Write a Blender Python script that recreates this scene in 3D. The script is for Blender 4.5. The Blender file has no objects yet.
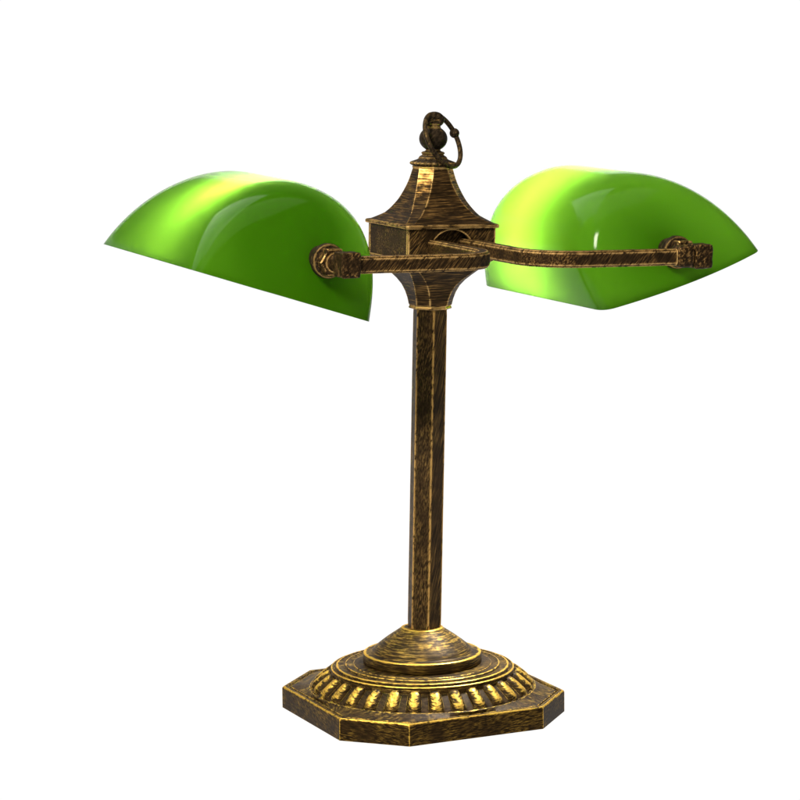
import bpy, bmesh, math, random
from mathutils import Vector, Matrix, noise
R = math.radians
scene = bpy.context.scene
col = scene.collection
random.seed(4)

# ------------------------------------------------------------------ helpers
PHI = R(25.213)                       # turn of the lamp about its own axis
LEAN = R(1.568)                       # the column leans a touch to the right
ROT = Matrix.Rotation(PHI, 4, 'Z')
LEAN_M = ROT.inverted() @ Matrix.Rotation(LEAN, 4, 'Y') @ ROT
def world_dir(x, y, z):               # direction given left-right / depth / up -> lamp axes
    return ROT.to_3x3().inverted() @ Vector((x, y, z))

def build(name, bm, mat, parent=None, lean=True, smooth=40, label=None):
    if lean: bmesh.ops.transform(bm, matrix=LEAN_M, verts=bm.verts)
    bmesh.ops.recalc_face_normals(bm, faces=bm.faces)
    me = bpy.data.meshes.new(name)
    bm.to_mesh(me); bm.free()
    me.materials.append(mat)
    for p in me.polygons: p.use_smooth = True
    me.set_sharp_from_angle(angle=R(smooth))
    o = bpy.data.objects.new(name, me); col.objects.link(o)
    if parent: o.parent = parent
    if label: o['label'] = label
    return o

def gold_layer(bm):
    return bm.verts.layers.float.get('gold') or bm.verts.layers.float.new('gold')

def lathe(bm, prof, seg=96, centre=(0, 0, 0), axis=None, gold=None, rfun=None):
    """prof: list of (radius, height) bottom to top about the z axis (or any axis)"""
    g = gold_layer(bm)
    q = Vector((0, 0, 1)).rotation_difference(Vector(axis)).to_matrix() if axis else Matrix.Identity(3)
    c = Vector(centre); rings = []
    for i, (r, z) in enumerate(prof):
        ring = []
        for k in range(seg):
            a = 2 * math.pi * k / seg
            rr = rfun(i, r, a) if rfun else r
            v = bm.verts.new(c + q @ Vector((rr * math.cos(a), rr * math.sin(a), z)))
            if gold: v[g] = gold[i]
            ring.append(v)
        rings.append(ring)
    for A, B in zip(rings, rings[1:]):
        for k in range(seg):
            bm.faces.new((A[k], A[(k+1) % seg], B[(k+1) % seg], B[k]))
    bm.faces.new(rings[0][::-1]); bm.faces.new(rings[-1])
    return rings

def loft(bm, rings, caps=True):
    vr = [[bm.verts.new(p) for p in ring] for ring in rings]
    n = len(vr[0])
    for A, B in zip(vr, vr[1:]):
        for k in range(n):
            bm.faces.new((A[k], A[(k+1) % n], B[(k+1) % n], B[k]))
    if caps:
        bm.faces.new(vr[0][::-1]); bm.faces.new(vr[-1])
    return vr

def chamfered_square(w, c, z):
    return [Vector((x, y, z)) for x, y in ((w, -(w-c)), (w, w-c), (w-c, w), (-(w-c), w),
            (-w, w-c), (-w, -(w-c)), (-(w-c), -w), (w-c, -w))]

def octagon(rad, z):
    w = rad * math.cos(R(22.5)); return chamfered_square(w, w * (2 - math.sqrt(2)), z)

def tube(bm, pts, rad, seg=16, closed=False):
    n = len(pts); rings = []
    up = Vector((0, 0, 1))
    prev = None
    for i, p in enumerate(pts):
        t = (pts[(i+1) % n] - pts[i-1]) if closed else (pts[min(i+1, n-1)] - pts[max(i-1, 0)])
        t.normalize()
        if prev is None:
            s = t.orthogonal().normalized()
        else:
            s = (prev - t * prev.dot(t)).normalized()
        prev = s; b = t.cross(s)
        r = rad(i) if callable(rad) else rad
        rings.append([bm.verts.new(p + (s * math.cos(a) + b * math.sin(a)) * r)
                      for a in (2 * math.pi * k / seg for k in range(seg))])
    m = n if closed else n - 1
    for i in range(m):
        A, B = rings[i], rings[(i+1) % n]
        for k in range(seg):
            bm.faces.new((A[k], A[(k+1) % seg], B[(k+1) % seg], B[k]))
    if not closed:
        bm.faces.new(rings[0][::-1]); bm.faces.new(rings[-1])

def rough_block(bm, centre, size, bev=.0016, amp=.0004, seed=0., cuts=5):
    r = bmesh.ops.create_cube(bm, size=1, matrix=Matrix.Translation(centre) @ Matrix.Diagonal((*size, 1)))
    vs = r['verts']
    es = list({e for v in vs for e in v.link_edges})
    r = bmesh.ops.bevel(bm, geom=es, offset=bev, segments=3, affect='EDGES', profile=.6)
    fs = [f for f in bm.faces]
    bmesh.ops.subdivide_edges(bm, edges=[e for e in bm.edges if e.calc_length() > .004], cuts=cuts, use_grid_fill=True)
    bm.normal_update()
    for v in bm.verts:
        n = noise.noise(v.co * 320 + Vector((seed, seed * 2, 0))) + .6 * noise.noise(v.co * 700 + Vector((0, seed, 3)))
        v.co += v.normal * n * amp

# ------------------------------------------------------------------ materials
def nodes_of(name):
    m = bpy.data.materials.new(name); m.use_nodes = True
    nt = m.node_tree; nt.nodes.clear()
    return m, nt, nt.nodes.new, nt.links.new

def antique_metal(name, rot, scale, streak=(.60, .72), gold=(.50, .275, .08), edge_gold=(.80, .50, .18),
                  streak_amt=.8, edge_lo=.006, edge_hi=.06, edge_r=.0020, dark=(.017, .0096, .0040), worn_amp=1.5, metal=.72, rough=.0):
    """near-black lacquered casting, dry-brushed with gold on every raised edge"""
    m, nt, N, L = nodes_of(name)
    out = N('ShaderNodeOutputMaterial'); bs = N('ShaderNodeBsdfPrincipled')
    tc = N('ShaderNodeTexCoord'); mp = N('ShaderNodeMapping'); mp2 = N('ShaderNodeMapping')
    mp.vector_type = mp2.vector_type = 'TEXTURE'
    mp.inputs['Rotation'].default_value = rot
    mp.inputs['Scale'].default_value = [1 / s for s in scale]
    L(tc.outputs['Object'], mp.inputs['Vector'])
    st = N('ShaderNodeTexNoise'); st.inputs['Scale'].default_value = 1; st.inputs['Detail'].default_value = 3
    st.inputs['Roughness'].default_value = .62; st.inputs['Distortion'].default_value = .25
    L(mp.outputs[0], st.inputs['Vector'])
    patch = N('ShaderNodeTexNoise'); patch.inputs['Scale'].default_value = 70; patch.inputs['Detail'].default_value = 3
    L(tc.outputs['Object'], patch.inputs['Vector'])
    patch2 = N('ShaderNodeTexNoise'); patch2.inputs['Scale'].default_value = 260; patch2.inputs['Detail'].default_value = 4
    L(tc.outputs['Object'], patch2.inputs['Vector'])
    fine = N('ShaderNodeTexNoise'); fine.inputs['Scale'].default_value = 900; fine.inputs['Detail'].default_value = 2
    L(tc.outputs['Object'], fine.inputs['Vector'])
    def ramp(src, a, b):
        r = N('ShaderNodeMapRange'); r.interpolation_type = 'SMOOTHSTEP'
        r.inputs['From Min'].default_value = a; r.inputs['From Max'].default_value = b
        L(src, r.inputs['Value']); return r.outputs[0]
    def mth(op, a, b=None, clamp=False):
        n = N('ShaderNodeMath'); n.operation = op; n.use_clamp = clamp
        for i, s in ((0, a), (1, b)):
            if s is None: continue
            if isinstance(s, (int, float)): n.inputs[i].default_value = s
            else: L(s, n.inputs[i])
        return n.outputs[0]
    strokes = mth('MULTIPLY', ramp(st.outputs['Fac'], *streak), ramp(patch.outputs['Fac'], .36, .66))
    strokes = mth('MULTIPLY', strokes, streak_amt)
    # raised edges: how far the bevelled normal swings from the true one
    bv = N('ShaderNodeBevel'); bv.samples = 6; bv.inputs['Radius'].default_value = edge_r
    geo = N('ShaderNodeNewGeometry')
    dot = N('ShaderNodeVectorMath'); dot.operation = 'DOT_PRODUCT'
    L(bv.outputs[0], dot.inputs[0]); L(geo.outputs['Normal'], dot.inputs[1])
    ragged = mth('ADD', mth('MULTIPLY', st.outputs['Fac'], .5), mth('MULTIPLY', patch2.outputs['Fac'], .5))
    edge = mth('MULTIPLY', mth('SUBTRACT', 1.0, dot.outputs['Value']), ramp(ragged, .36, .62))
    edge = ramp(edge, edge_lo, edge_hi)
    at = N('ShaderNodeAttribute'); at.attribute_name = 'gold'
    wn = mth('SUBTRACT', mth('ADD', mth('MULTIPLY', st.outputs['Fac'], .6), mth('MULTIPLY', patch2.outputs['Fac'], .4)), .5)
    worn = ramp(mth('ADD', at.outputs['Fac'], mth('MULTIPLY', wn, worn_amp)), .32, .62)
    strokes = mth('MULTIPLY', strokes, mth('ADD', 1.0, mth('MINIMUM', at.outputs['Fac'], 0.0), clamp=True))
    fac = mth('MAXIMUM', mth('MAXIMUM', strokes, edge), worn, clamp=True)
    # colours
    dk = N('ShaderNodeMix'); dk.data_type = 'RGBA'
    dk.inputs[6].default_value = (*[c * .45 for c in dark], 1); dk.inputs[7].default_value = (*[c * 1.7 for c in dark], 1)
    L(ramp(st.outputs['Fac'], .35, .65), dk.inputs[0])
    gd = N('ShaderNodeMix'); gd.data_type = 'RGBA'
    gd.inputs[6].default_value = (*gold, 1); gd.inputs[7].default_value = (*edge_gold, 1)
    L(edge, gd.inputs[0])
    mix = N('ShaderNodeMix'); mix.data_type = 'RGBA'
    L(fac, mix.inputs[0]); L(dk.outputs[2], mix.inputs[6]); L(gd.outputs[2], mix.inputs[7])
    L(mix.outputs[2], bs.inputs['Base Color'])
    L(mth('ADD', mth('MULTIPLY', fac, metal), .06), bs.inputs['Metallic'])
    L(mth('SUBTRACT', mth('ADD', mth('MULTIPLY', fine.outputs['Fac'], .25), .38 + rough), mth('MULTIPLY', fac, .12)), bs.inputs['Roughness'])
    bs.inputs['Specular IOR Level'].default_value = .09; bs.inputs['Specular Tint'].default_value = (1, .72, .42, 1)
    bp = N('ShaderNodeBump'); bp.inputs['Strength'].default_value = .5; bp.inputs['Distance'].default_value = .00016
    L(mth('ADD', st.outputs['Fac'], mth('MULTIPLY', fine.outputs['Fac'], .6)), bp.inputs['Height'])
    L(bp.outputs[0], bs.inputs['Normal'])
    L(bs.outputs[0], out.inputs[0])
    return m

# brush directions: along x of the rotated frame (long), fine across it
DIAG = antique_metal('brushed_bronze_diagonal', (R(20), R(-48), R(10)), (55, 1400, 1400), streak=(.46, .76), streak_amt=.36, metal=.55, rough=.10)
ROOF = antique_metal('brushed_bronze_level', (0, 0, R(6)), (90, 90, 1900), streak=(.46, .76), streak_amt=.4)
COLM = antique_metal('brushed_bronze_upright', (R(10), R(-74), R(12)), (70, 1500, 1500), streak=(.42, .78), streak_amt=.34, gold=(.40, .23, .065), edge_gold=(.58, .33, .095), edge_r=.0021, edge_lo=.003, edge_hi=.035)
BASE = antique_metal('brushed_brass_base', (R(12), R(-14), R(30)), (260, 260, 1700), streak=(.44, .72),
                     gold=(.52, .31, .05), edge_gold=(.62, .39, .08), streak_amt=.30, edge_r=.0002, dark=(.017, .0092, .0028))
BELL = antique_metal('brushed_brass_bell', (0, 0, 0), (110, 110, 2400), streak=(.46, .70),
                     gold=(.52, .31, .05), edge_gold=(.62, .39, .08), streak_amt=.45, edge_r=.0004, dark=(.021, .0118, .0037), worn_amp=.75)
CAST = antique_metal('rough_cast_bronze', (R(20), R(-40), R(30)), (350, 700, 700), streak=(.50, .66),
                     gold=(.42, .24, .08), streak_amt=.8, edge_lo=.02, edge_hi=.12)
DARK = antique_metal('dark_bronze', (R(20), R(-40), R(30)), (300, 800, 800), streak=(.60, .75), streak_amt=.4,
                     gold=(.42, .27, .08), edge_gold=(.36, .22, .08), dark=(.016, .011, .007), worn_amp=.35)

def glass_green():
    m, nt, N, L = nodes_of('green_cased_glass')
    out = N('ShaderNodeOutputMaterial'); bs = N('ShaderNodeBsdfPrincipled')
    bs.inputs['Base Color'].default_value = (.024, .095, .001, 1)
    bs.inputs['Roughness'].default_value = .10; bs.inputs['Specular IOR Level'].default_value = .20
    bs.inputs['IOR'].default_value = 1.32
    
    tr = N('ShaderNodeBsdfTranslucent'); tr.inputs['Color'].default_value = (.56, .86, .19, 1)
    mx = N('ShaderNodeMixShader'); mx.inputs[0].default_value = .45
    # the cased glass is a little cloudy: slow swirls vary how much light comes through
    tc = N('ShaderNodeTexCoord'); nz = N('ShaderNodeTexNoise'); nz.inputs['Scale'].default_value = 14; nz.inputs['Detail'].default_value = 2
    L(tc.outputs['Object'], nz.inputs['Vector'])
    mr = N('ShaderNodeMapRange'); mr.inputs['From Min'].default_value = .3; mr.inputs['From Max'].default_value = .7
    mr.inputs['To Min'].default_value = .115; mr.inputs['To Max'].default_value = .145
    L(nz.outputs['Fac'], mr.inputs['Value']); L(mr.outputs[0], mx.inputs[0])
    L(bs.outputs[0], mx.inputs[1]); L(tr.outputs[0], mx.inputs[2]); L(mx.outputs[0], out.inputs[0])
    return m
GLASS = glass_green()

def emission(name, colour, strength):
    m, nt, N, L = nodes_of(name)
    out = N('ShaderNodeOutputMaterial'); e = N('ShaderNodeEmission')
    e.inputs[0].default_value = (*colour, 1); e.inputs[1].default_value = strength
    L(e.outputs[0], out.inputs[0]); return m
BULB = emission('lit_opal_bulb', (.96, .97, 1.1), 820)
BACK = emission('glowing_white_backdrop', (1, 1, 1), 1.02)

# ------------------------------------------------------------------ the lamp
lamp = bpy.data.objects.new('desk_lamp', None); col.objects.link(lamp)
lamp.rotation_euler = (0, 0, PHI)
lamp.empty_display_size = .05
lamp['label'] = 'antique bronze desk lamp with two glossy green glass shades on an octagonal base'
lamp['category'] = 'desk lamp'

# ---- base: chamfered-square plate rising to a ring of ribs and two rolled lips
HB, HC, HZ = .07498, .03102, .01345
def oct_radius(a, inset):
    w = HB - inset; d = (2 * HB - HC) / math.sqrt(2) - inset
    c, s = abs(math.cos(a)), abs(math.sin(a))
    return min(w / max(c, 1e-6), w / max(s, 1e-6), d / ((c + s) / math.sqrt(2)))
bm = bmesh.new(); g = gold_layer(bm)
RIBS = 30
angs = [2 * math.pi * k / (RIBS * 18) for k in range(RIBS * 18)]
ca = math.atan2(HB - HC, HB)
corners = []
for k in range(4):
    for s in (-1, 1): corners.append((k * math.pi / 2 + s * ca) % (2 * math.pi))
for c in corners:                                  # snap the nearest sample to each true corner
    i = min(range(len(angs)), key=lambda j: abs(angs[j] - c)); angs[i] = c
rows = [('o', .0, .0, 0), ('o', .0, .0005, 0), ('o', .0, .0120, 0), ('o', .0002, .0128, .5), ('o', .0009, HZ, .62), ('o', .0014, HZ, .2), ('o', .0026, HZ, .15), ('o', .0033, .0122, 0),
        ('o', .0041, .0122, 0), ('o', .0047, .0131, .45), ('o', .0053, .0132, 0)]
rows += [('c', .0698, .0150, 0), ('c', .0692, .0154, .5), ('c', .0686, .0152, 0)]
for i in range(15):                                # ribbed cove
    t = i / 14
    rows.append(('r', .0685 - .0123 * t, .0148 + .0106 * (t ** .85), t))
rows += [('c', .0560, .0257, .0), ('c', .0563, .0264, .0), ('c', .0562, .0270, .25), ('c', .0557, .0275, .9), ('c', .0551, .0276, .3), ('c', .0546, .0272, 0), ('c', .0540, .0270, 0), ('c', .0535, .0271, 0),
         ('c', .0533, .0280, .0), ('c', .0529, .0286, .4), ('c', .0523, .0289, .85), ('c', .0516, .0289, .3), ('c', .0509, .0284, 0), ('c', .0480, .0284, 0),
         ('c', .0475, .0291, .1), ('c', .0470, .0296, .6), ('c', .0462, .0297, .2), ('c', .0455, .0294, .0), ('c', .0447, .0291, 0), ('c', .0425, .0293, 0), ('c', .0421, .0297, .5), ('c', .0414, .0298, .1), ('c', .0352, .0303, 0)]
cset = set(corners)
grid = []
for kind, p, z, gd in rows:
    ring = []
    for a in angs:
        zz = z; gg = gd
        if kind == 'o':
            r = oct_radius(a, p)
            if a in cset and p < .002: gg = .62
        else: r = p
        if kind == 'r':
            w_ = (a / (2 * math.pi / RIBS) + .5) % 1 - .5            # -.5 .. .5 across one rib
            h = math.sqrt(max(0, 1 - (w_ / .33) ** 2 - (abs(gd - .52) / .50) ** 6))
            env = min(1, gd / .08) * min(1, (1 - gd) / .08)
            env = math.sin(env * math.pi / 2)
            zz += (.0023 * h - .0013) * env; r += (.0016 * h - .0008) * env
            gg = .53 * max(0, h * 1.15 - .15) * min(1, env * 1.8)
            if h < .05: gg = -1 if .06 < gd < .97 else 0  # gold strokes left out of the valleys to shade the gaps
            if gd < .06: gg = .45
        v = bm.verts.new((r * math.cos(a), r * math.sin(a), zz)); v[g] = gg
        ring.append(v)
    grid.append(ring)
n = len(angs)
for A, B in zip(grid, grid[1:]):
    for k in range(n): bm.faces.new((A[k], A[(k+1) % n], B[(k+1) % n], B[k]))
bm.faces.new(grid[0][::-1]); bm.faces.new(grid[-1])
build('base', bm, BASE, lamp, lean=False, smooth=38)

# ---- collar disc and bell that seat the column
bm = bmesh.new()
prof = [(.0355, .0302), (.0361, .0306), (.0363, .0312), (.0363, .0352), (.0361, .0362), (.0354, .0367), (.0346, .0368), (.0322, .0369), (.0311, .0371), (.0305, .0376),
        (.0299, .0385), (.0287, .0397), (.0268, .0413), (.0243, .0433), (.0214, .0455), (.0185, .0475), (.0158, .0493), (.0139, .0506), (.0130, .0513), (.0128, .0517), (.0120, .0520), (.0095, .0520)]
gl = [0, .3, .2, .2, .4, .85, .45, .2, .1, .1, .26, .32, .33, .36, .37, .37, .37, .36, .40, .5, .6, .2]
lathe(bm, prof, 128, gold=gl)
build('collar', bm, BELL, lamp, lean=False, smooth=50)

# ---- six-sided column
bm = bmesh.new()
rings = []
f0 = world_dir(math.sin(R(13)), -math.cos(R(13)), 0); a0_ = math.atan2(f0.y, f0.x)
for i in range(41):
    z = .0510 + (.2490 - .0510) * i / 40
    r_ = .01065 + .00005 * noise.noise(Vector((0, 0, z * 60)))
    rings.append([Vector((r_ * math.cos(a0_ + k * math.pi / 3), r_ * math.sin(a0_ + k * math.pi / 3), z)) for k in range(6)])
vr = loft(bm, rings)
es = [e for e in bm.edges if abs(e.verts[0].co.z - e.verts[1].co.z) > .003]
bmesh.ops.bevel(bm, geom=es, offset=.0009, segments=2, affect='EDGES')
build('column', bm, COLM, lamp, smooth=25)

# ---- flared capital between column and housing
bm = bmesh.new()
rings = [octagon(.0114, .2474), octagon(.0128, .2478), octagon(.0130, .2486), octagon(.0124, .2494)]
for z, w, c in ((.2502, .0117, .52), (.2540, .0124, .50), (.2580, .0135, .46), (.2620, .0151, .40), (.2655, .0173, .33), (.2690, .0202, .25), (.2725, .0232, .18), (.2755, .0262, .13), (.2776, .0281, .10)):
    rings.append(chamfered_square(w, w * c, z))
rings.append(chamfered_square(.0288, .0010, .2786)); rings.append(chamfered_square(.0288, .0010, .2797))
loft(bm, rings)
build('capital', bm, ROOF, lamp, smooth=24)

# ---- square housing: front and back walls carry an arched opening for the arms
W, Z0, Z1 = .0285, .2798, .2976
bm = bmesh.new()
def arch_wall(sign):
    hw, spring, bot = .0142, .2838, .2812
    loop = [(-W, Z0), (W, Z0), (W, Z1), (-W, Z1)]
    inner = [(-hw, bot), (-hw, spring)] + [(-hw * math.cos(a), spring + .0132 * math.sin(a)) for a in [math.pi * k / 24 for k in range(1, 24)]] + [(hw, spring), (hw, bot)]
    faces = []
    for dep in (W, W - .0022):
        def mk(p): return bm.verts.new((p[0], sign * dep, p[1]))
        O = [mk(p) for p in loop]; I = [mk(p) for p in inner]
        m = len(I) // 2
        # left half, right half, and the strip below the opening
        bm.faces.new([O[0], I[0]] + I[1:m+1] + [O[3]])
        bm.faces.new([O[3], I[m]] + I[m+1:] + [O[1], O[2]])
        bm.faces.new([O[0], O[1], I[-1], I[0]])
        faces.append((O, I))
    (O, I), (O2, I2) = faces
    for a, b in zip(range(len(I) - 1), range(1, len(I))): bm.faces.new((I[a], I[b], I2[b], I2[a]))
    bm.faces.new((I[-1], I[0], I2[0], I2[-1]))
arch_wall(-1); arch_wall(1)
for s in (-1, 1):
    for dep in (W, W - .0022):
        wy = W if dep == W else W - .0022
        vs = [bm.verts.new((s * dep, y, z)) for y, z in ((-wy, Z0), (wy, Z0), (wy, Z1), (-wy, Z1))]
        bm.faces.new(vs)
vs = [bm.verts.new((x, -.0215, z)) for x, z in ((-.0255, Z0 + .0003), (.0255, Z0 + .0003), (.0255, Z1 - .0003), (-.0255, Z1 - .0003))]  # added panel behind the arch lightens the otherwise black opening
bm.faces.new(vs)
bmesh.ops.remove_doubles(bm, verts=bm.verts, dist=1e-6)
hs = build('housing', bm, DIAG, lamp, smooth=30)
at = hs.data.attributes.new('gold', 'FLOAT', 'CORNER')
for p in hs.data.polygons:                          # extra gold added on the side walls to catch the shades' green glow
    for li in p.loop_indices: at.data[li].value = .62 if abs(p.normal.x) > .9 and abs(p.center.x) > .027 else 0.0

# ---- concave roof with chamfered hips
bm = bmesh.new()
rings = [chamfered_square(.0297, .0006, .2977), chamfered_square(.0303, .0007, .2981), chamfered_square(.0304, .0008, .2994), chamfered_square(.0299, .0010, .3001)]
tab = [(.3004, .0290, .11), (.30449, .0226, .20), (.3085, .0196, .28), (.3127, .0174, .35), (.3180, .0149, .43), (.32315, .0131, .50), (.3280, .0118, .55), (.3318, .01105, .586)]
def interp(z):
    for (z0, w0, c0), (z1, w1, c1) in zip(tab, tab[1:]):
        if z <= z1 + 1e-9:
            t = (z - z0) / (z1 - z0); return w0 + (w1 - w0) * t, c0 + (c1 - c0) * t
zs = [.3004, .3012, .3022, .3033, .30449, .3064, .3085, .3106, .3127, .3153, .3180, .3206, .32315, .3256, .3280, .3300, .3318]
# smooth the half-widths so the sweep reads as one curve
ws = [list(interp(z)) for z in zs]
for _ in range(3):
    ws = [ws[0]] + [[(ws[i-1][j] + 2 * ws[i][j] + ws[i+1][j]) / 4 for j in (0, 1)] for i in range(1, len(ws) - 1)] + [ws[-1]]
for z, (w, c) in zip(zs, ws): rings.append(chamfered_square(w, w * c, z))
rings += [chamfered_square(.0113, .0113 * .586, .3323), chamfered_square(.0113, .0113 * .586, .3330), chamfered_square(.0104, .0104 * .586, .3333)]
loft(bm, rings)
gl = gold_layer(bm)
roof = build('roof', bm, ROOF, lamp, smooth=20)
# the hips carry more gold towards the top
me = roof.data
me.attributes.remove(me.attributes['gold'])
at = me.attributes.new('gold', 'FLOAT', 'CORNER')
for p in me.polygons:
    az = (math.degrees(math.atan2(p.normal.y, p.normal.x)) + 360) % 90
    hip = 30 < az < 60 and abs(p.normal.z) < .9
    for li in p.loop_indices:
        z = me.vertices[me.loops[li].vertex_index].co.z
        at.data[li].value = (.26 + .24 * max(0, min(1, (z - .310) / .02))) if hip else .0

# ---- finial: scalloped rosette, turned neck and ball, eyelet on top
bm = bmesh.new()
prof = [(.0098, .3325), (.0118, .3332), (.0131, .3341), (.0134, .3348), (.0130, .3354), (.0112, .3362), (.0094, .3369), (.0086, .3376)]
def scallop(i, r, a):
    k = (0, .3, .8, 1, 1, .7, .2, 0)[i]; return r * (1 + .10 * k * (abs(math.cos(10 * a)) - .5))
lathe(bm, prof, 160, gold=[0, 0, .1, .3, .4, .2, 0, 0], rfun=scallop)
build('rosette', bm, DARK, lamp, smooth=35)
bm = bmesh.new()
prof = [(.0084, .3374), (.0086, .3380), (.0078, .3389), (.0068, .3394), (.0064, .3400), (.0070, .3405), (.0070, .3411), (.0062, .3416), (.0050, .3419), (.0046, .3423)]
for k in range(1, 18):
    a = -math.pi / 2 + math.pi * k / 18
    prof.append((max(.0085 * math.cos(a), .0044 if k < 4 or k > 14 else 0), .3493 + .0074 * math.sin(a)))
prof = [p for i, p in enumerate(prof)]
prof += [(.0042, .3565), (.0036, .3572), (.0040, .3577), (.0040, .3582), (.0026, .3586)]
lathe(bm, prof, 64, gold=[.27] * len(prof))
fin = build('finial', bm, DARK, lamp, smooth=50)
X, Y = world_dir(1, 0, 0), world_dir(0, 1, 0); Zv = Vector((0, 0, 1))
a_ax = X * .0070 - Y * .0024 - Zv * .0152
b_ax = X * .0082 + Y * .0145 + Zv * .0015
bm = bmesh.new()
ec = Vector((0, 0, .3606)) + X * .0004
e1 = a_ax.normalized(); e2 = b_ax.normalized(); e1 = (e1 - e2 * e1.dot(e2)).normalized(); e3 = e2.cross(e1)
hole = (b_ax.normalized() * .6 + X * .3 - Y * .75).normalized()
h1 = hole.orthogonal().normalized(); h2 = hole.cross(h1)
pts = [ec + (X * math.cos(t) * 1.25 + Y * math.cos(t) * .5 + Zv * math.sin(t) * .8) * .0030 for t in [2 * math.pi * k / 40 for k in range(40)]]
tube(bm, pts, .0024, 14, True)
build('eyelet', bm, DARK, fin, smooth=60)
bm = bmesh.new()
cc = Vector((0, 0, .3485)) + X * .0057 - Y * .0024
pts = [cc + a_ax * math.cos(t) + b_ax * math.sin(t) for t in [2 * math.pi * k / 96 for k in range(96)]]
tube(bm, pts, .0015, 12, True)
ring = build('pull_ring', bm, DARK, lamp, smooth=60)
bm = bmesh.new()
bc = cc - a_ax * .15 + b_ax * .985
bmesh.ops.create_uvsphere(bm, u_segments=24, v_segments=16, radius=.0030, matrix=Matrix.Translation(bc))
build('bead', bm, DARK, ring, smooth=60)

# ---- arms: flat bars that leave the opening, swing out and run to each shade's end
AZ, AV, RB, LU = .2866, .116, .030, .0120
def arm_path(su, sv, end):
    pts = [Vector((su * LU, sv * v, AZ)) for v in (.012, .03, .05, .07)]
    cu, cv = LU + RB, AV - RB
    for k in range(0, 25):
        t = math.pi / 2 * k / 24
        pts.append(Vector((su * (cu - RB * math.cos(t)), sv * (cv + RB * math.sin(t)), AZ)))
    n = 10
    for k in range(1, n + 1): pts.append(Vector((su * (cu + (end - cu) * k / n), sv * AV, AZ)))
    return pts
def bar(bm, pts, hw=.0039, hh=.0047, ch=.0013):
    prof = [(-hw, -hh + ch), (-hw + ch, -hh), (hw - ch, -hh), (hw, -hh + ch), (hw, hh - ch), (hw - ch, hh), (-hw + ch, hh), (-hw, hh - ch)]
    rings = []
    for i, p in enumerate(pts):
        t = (pts[min(i+1, len(pts)-1)] - pts[max(i-1, 0)]).normalized()
        s = t.cross(Vector((0, 0, 1)))
        wob = .00012 * noise.noise(p * 90)
        rings.append([p + s * (x + wob) + Vector((0, 0, z + wob)) for x, z in prof])
    loft(bm, rings)
SHADE_U, SHADE_V0, SHADE_Z = .12851, -.0004, .26899
for sv in (-1,):                       # (both arms reach the front ends of the shades)
    for su, axis_u in ((-1, .1065), (1, .1170)):
        end = .1010 if su < 0 else .1000
        bm = bmesh.new(); bar(bm, arm_path(su, sv, end))
        arm = build('arm', bm, DIAG, lamp, smooth=25)
        hubu = .1060 if su < 0 else .1170
        bm = bmesh.new()
        rough_block(bm, Vector((su * hubu, sv * (AV - .0003), AZ + .0002)), (.0112, .0128, .0140), seed=su * 3 + sv)
        build('end_block', bm, CAST, arm, smooth=60)
        if su > 0:
            bm = bmesh.new()
            rough_block(bm, Vector((.1056, sv * (AV - .0002), AZ + .0002)), (.0104, .0122, .0124), bev=.003, seed=9 + sv)
            build('boss', bm, CAST, arm, smooth=60)
        ax = Vector((0, -sv, 0))
        bm = bmesh.new()
        c0 = Vector((su * axis_u, sv * .1105, AZ))
        lathe(bm, [(.0048, .0), (.0050, .012), (.0048, .030)], 32, centre=c0, axis=ax)
        lathe(bm, [(.0080, .0105), (.0086, .0111), (.0086, .0172), (.0080, .0179)], 6, centre=c0, axis=ax)
        build('bolt', bm, CAST, arm, smooth=40)
        bm = bmesh.new()
        lathe(bm, [(.0080, .0180), (.0092, .0184), (.0098, .0194), (.0098, .0226), (.0092, .0240), (.0078, .0250), (.0074, .0345)], 48, centre=c0, axis=ax, gold=[.2, .45, .3, .1, 0, 0, 0])
        build('flange', bm, DARK, arm, smooth=40)

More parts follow.
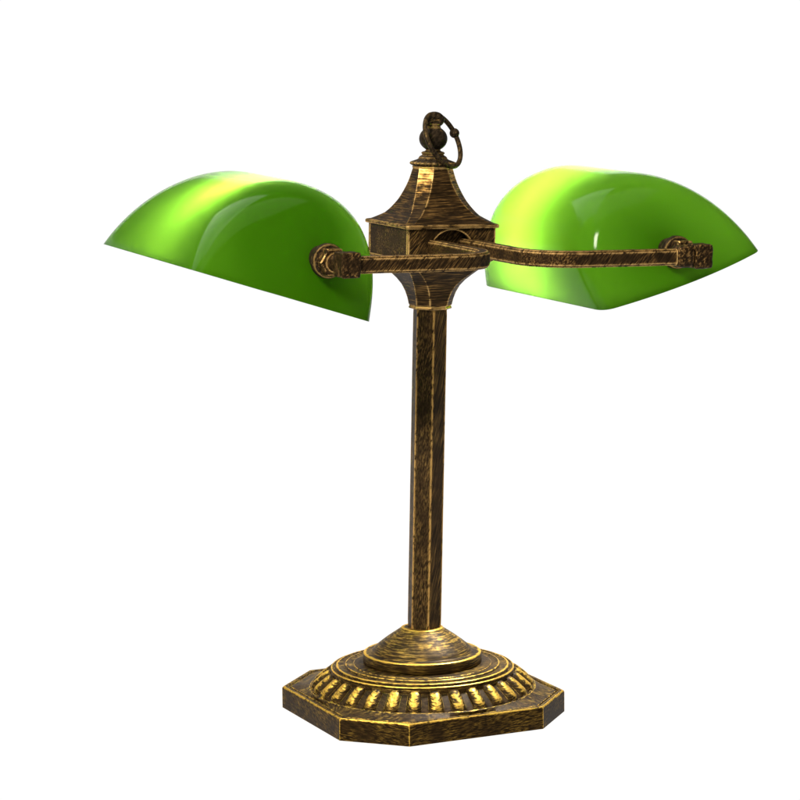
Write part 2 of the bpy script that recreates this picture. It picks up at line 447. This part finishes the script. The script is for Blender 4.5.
# ---- glass shades: arched trough, bowed and inward-sloping end caps
SA, SB, SH = .07959, .0565, .06517
BOW, SL, SL2, SKEW, E1, E2 = .0105, .38566, .02972, -.13328, 1.05382, .87279
def section(th):
    c, s = math.cos(th), math.sin(th)
    e = E1 if c > 0 else E2
    u = SB * math.copysign(abs(c) ** e, c) + SKEW * SH * s
    return u, SH * abs(s) ** e
def cap_v(r, th):
    u, z = section(th); c = math.cos(th) * r; z *= r
    return SA + BOW * (1 - c * c) - SL * z - SL2 * z * z / SH
def shade_point(side, u, v, z, tilt):
    U = side * (SHADE_U + u * math.cos(tilt) - z * math.sin(tilt))
    Zz = SHADE_Z + u * math.sin(tilt) + z * math.cos(tilt)
    if side < 0: Zz += -.00206 + v * math.tan(R(.6)); U += .00073
    return Vector((U, v + SHADE_V0, Zz))
def make_shade(side, tilt, label):
    bm = bmesh.new(); NT = 96; rows = []
    rs = [0, .015, .05, .12, .24, .36, .46, .55, .62, .68, .72]
    prof = []
    for i in range(NT + 1):
        th = math.pi * i / NT
        su, sz = section(th)
        line = []
        r0 = .87 - .12 * math.sin(th); dv = .011 + .019 * math.sin(th)
        def half(sgn):
            L_ = [(r * su, sgn * cap_v(r, th), r * sz) for r in rs]
            A = Vector((r0 * su, cap_v(r0, th), r0 * sz)); C = Vector((su, cap_v(1, th), sz)); B = Vector((su, cap_v(1, th) - dv, sz))
            for k in range(9):
                t = k / 8; p = A * (1 - t) ** 2 + C * 2 * t * (1 - t) + B * t * t
                L_.append((p.x, sgn * p.y, p.z))
            return L_
        f = half(-1); b = half(1)[::-1]
        v0, v1 = f[-1][1], b[0][1]
        mid = [(su, v0 + (v1 - v0) * k / 14, sz) for k in range(1, 14)]
        prof.append(f + mid + b)
    vr = [[bm.verts.new(shade_point(side, u, v, z, tilt)) for u, v, z in line] for line in prof]
    for A, B in zip(vr, vr[1:]):
        for k in range(len(A) - 1): bm.faces.new((A[k], A[k+1], B[k+1], B[k]))
    bmesh.ops.remove_doubles(bm, verts=bm.verts, dist=1e-7)
    bmesh.ops.recalc_face_normals(bm, faces=bm.faces)
    top = max(bm.faces, key=lambda f: f.calc_center_median().z)
    if top.normal.z < 0: bmesh.ops.reverse_faces(bm, faces=bm.faces)
    # wall thickness, inward
    bm.normal_update()
    T = .0028
    outer = list(bm.faces); vs = list(bm.verts)
    rim_n = Vector((-side * math.sin(tilt), 0, math.cos(tilt)))
    inner = {}
    for v in vs:
        nn = v.normal.copy()
        if v.is_boundary:                       # keep the ground rim flat
            nn = (nn - rim_n * nn.dot(rim_n)).normalized() - rim_n * .25
        q = v.co - nn * T
        lift = .0006 - (q - shade_point(side, 0, q.y, 0, tilt)).dot(rim_n)
        if lift > 0: q += rim_n * lift             # the inner skin never hangs below the rim
        inner[v] = bm.verts.new(q)
    bedges = [e for e in bm.edges if e.is_boundary]
    for e in bedges: pass
    for f in outer: bm.faces.new([inner[v] for v in reversed(f.verts)])
    for e in bedges:
        a, b = e.verts; bm.faces.new((a, b, inner[b], inner[a]))
    o = build('lamp_shade', bm, GLASS, lamp, smooth=50, label=label)
    # lamp holder and lit bulb under the shade
    bm = bmesh.new(); c0 = shade_point(side, *((-.014, .060, .025) if side > 0 else (.004, -.048, .031)), tilt)
    cup = .0175 if side < 0 else .0118; ln = 1.0 if side < 0 else 1.42  # unseen cup, widened on the left to keep bulb light off the cap
    lathe(bm, [(.006, -.008), (.010, -.007), (.011, .000), (.0120, .006), (cup - .0012, .011), (cup, .015), (cup - .0008, .0152), (.011, .0115), (.009, .0115)], 32, centre=c0, axis=(0, -side, 0))
    build('bulb_socket', bm, DARK, o, smooth=40)
    if side < 0:
        # added unseen shield: keeps bulb light off the base, open upwards and outwards
        bm = bmesh.new()
        aim = math.atan2(-.27, -side * (.075 if side > 0 else .12))
        half = R(28 if side < 0 else 8); NS = 16; rr = .0150 if side < 0 else .0140; ring2 = []
        d = -side
        for rad_ in (rr, rr + .0012):
            for vv in (.008, .060):
                ring2.append([bm.verts.new((c0.x + rad_ * math.cos(aim - half + 2 * half * k / NS), c0.y + d * vv, c0.z + rad_ * math.sin(aim - half + 2 * half * k / NS))) for k in range(NS + 1)])
        a0, a1, b0, b1 = ring2
        for k in range(NS):
            bm.faces.new((a0[k], a0[k+1], a1[k+1], a1[k])); bm.faces.new((b0[k], b1[k], b1[k+1], b0[k+1]))
            bm.faces.new((a0[k], b0[k], b0[k+1], a0[k+1])); bm.faces.new((a1[k], a1[k+1], b1[k+1], b1[k]))
        for k in (0, NS): bm.faces.new((a0[k], a1[k], b1[k], b0[k]))
        build('added_spill_shield', bm, DARK, o, smooth=40)
    if side > 0:                                   # added opaque disc, unseen, dims this bulb towards the end cap
        bm = bmesh.new()
        lathe(bm, [(.0075, .0690), (.0082, .0700), (.0082, .0730), (.0060, .0750)], 32, centre=c0, axis=(0, -side, 0))
        build('added_tip_blocker', bm, DARK, o, smooth=40)
    bm = bmesh.new()
    lathe(bm, [(r_, .0112 + (z_ - .0112) * ln) for r_, z_ in ((.006, .0112), (.009, .018), (.0110, .024), (.0115, .032), (.0110, .041), (.009, .048), (.005, .052), (.001, .0530))], 32, centre=c0, axis=(0, -side, 0))
    build('bulb', bm, BULB, o, smooth=60)
    return o
make_shade(-1, R(16.72), 'green glass shade left of the column, end cap a deeper green')
make_shade(1, R(17.61), 'green glass shade right of the column, glowing yellow-green on its inner side')

# ------------------------------------------------------------------ white sweep the lamp stands on
bm = bmesh.new()
prof = [(-3.2, -.0006), (1.35, -.0006)]
for k in range(1, 13):
    t = math.pi / 2 * k / 12; prof.append((1.35 + .35 * math.sin(t), -.0006 + .35 * (1 - math.cos(t))))
prof.append((1.7, .85))
L_ = [bm.verts.new((-2, y, z)) for y, z in prof]; R_ = [bm.verts.new((2, y, z)) for y, z in prof]
for k in range(len(prof) - 1): bm.faces.new((L_[k], R_[k], R_[k+1], L_[k+1]))
back = build('backdrop', bm, BACK, None, lean=False)
back['kind'] = 'structure'; back['label'] = 'plain white seamless backdrop under and behind the lamp'

# ------------------------------------------------------------------ light
world = bpy.data.worlds.new('World'); scene.world = world; world.use_nodes = True
bg = world.node_tree.nodes['Background']
bg.inputs[0].default_value = (1, .97, .93, 1); bg.inputs[1].default_value = .12
def area(name, loc, target, size, power, colour=(1, 1, 1)):
    l = bpy.data.lights.new(name, 'AREA'); l.shape = 'RECTANGLE'; l.size, l.size_y = size
    l.energy = power; l.color = colour
    o = bpy.data.objects.new(name, l); col.objects.link(o); o.location = loc
    o.rotation_euler = (Vector(target) - Vector(loc)).to_track_quat('-Z', 'Y').to_euler()
area('key_softbox', (-.58, -1.2, 1.15), (0, 0, .2), (.30, .34), 38, (1, .92, .78))
area('sheen_softbox', (-.95, .55, 1.75), (0, 0, .3), (1.6, 1.3), 16, (1, 1, .96))
area('top_softbox', (.0, -.25, 1.6), (0, 0, .05), (1.7, 1.1), 9, (1, .90, .72))

# ------------------------------------------------------------------ camera
cam = bpy.data.cameras.new('camera'); co = bpy.data.objects.new('camera', cam); col.objects.link(co)
cam.sensor_fit = 'HORIZONTAL'; cam.sensor_width = 36; cam.lens = 2744.365 * 36 / 800
cam.clip_start = .05; cam.clip_end = 100
p, yw, rl = R(-8.06458), R(-.41701), R(-.61137)
fw = Vector((math.sin(yw) * math.cos(p), math.cos(yw) * math.cos(p), math.sin(p)))
rt = Vector((math.cos(yw), -math.sin(yw), 0)); up = rt.cross(fw)
M = Matrix((rt, up, -fw)).transposed()
co.matrix_world = Matrix.Translation((0, -1.64235, .42467)) @ (M @ Matrix.Rotation(rl, 3, 'Z')).to_4x4()
scene.camera = co

scene.render.engine = 'CYCLES'
scene.render.resolution_x = scene.render.resolution_y = 1024
scene.view_settings.view_transform = 'Standard'; scene.view_settings.look = 'None'; scene.view_settings.exposure = 0
scene.cycles.use_denoising = True
scene.cycles.sample_clamp_indirect = 0
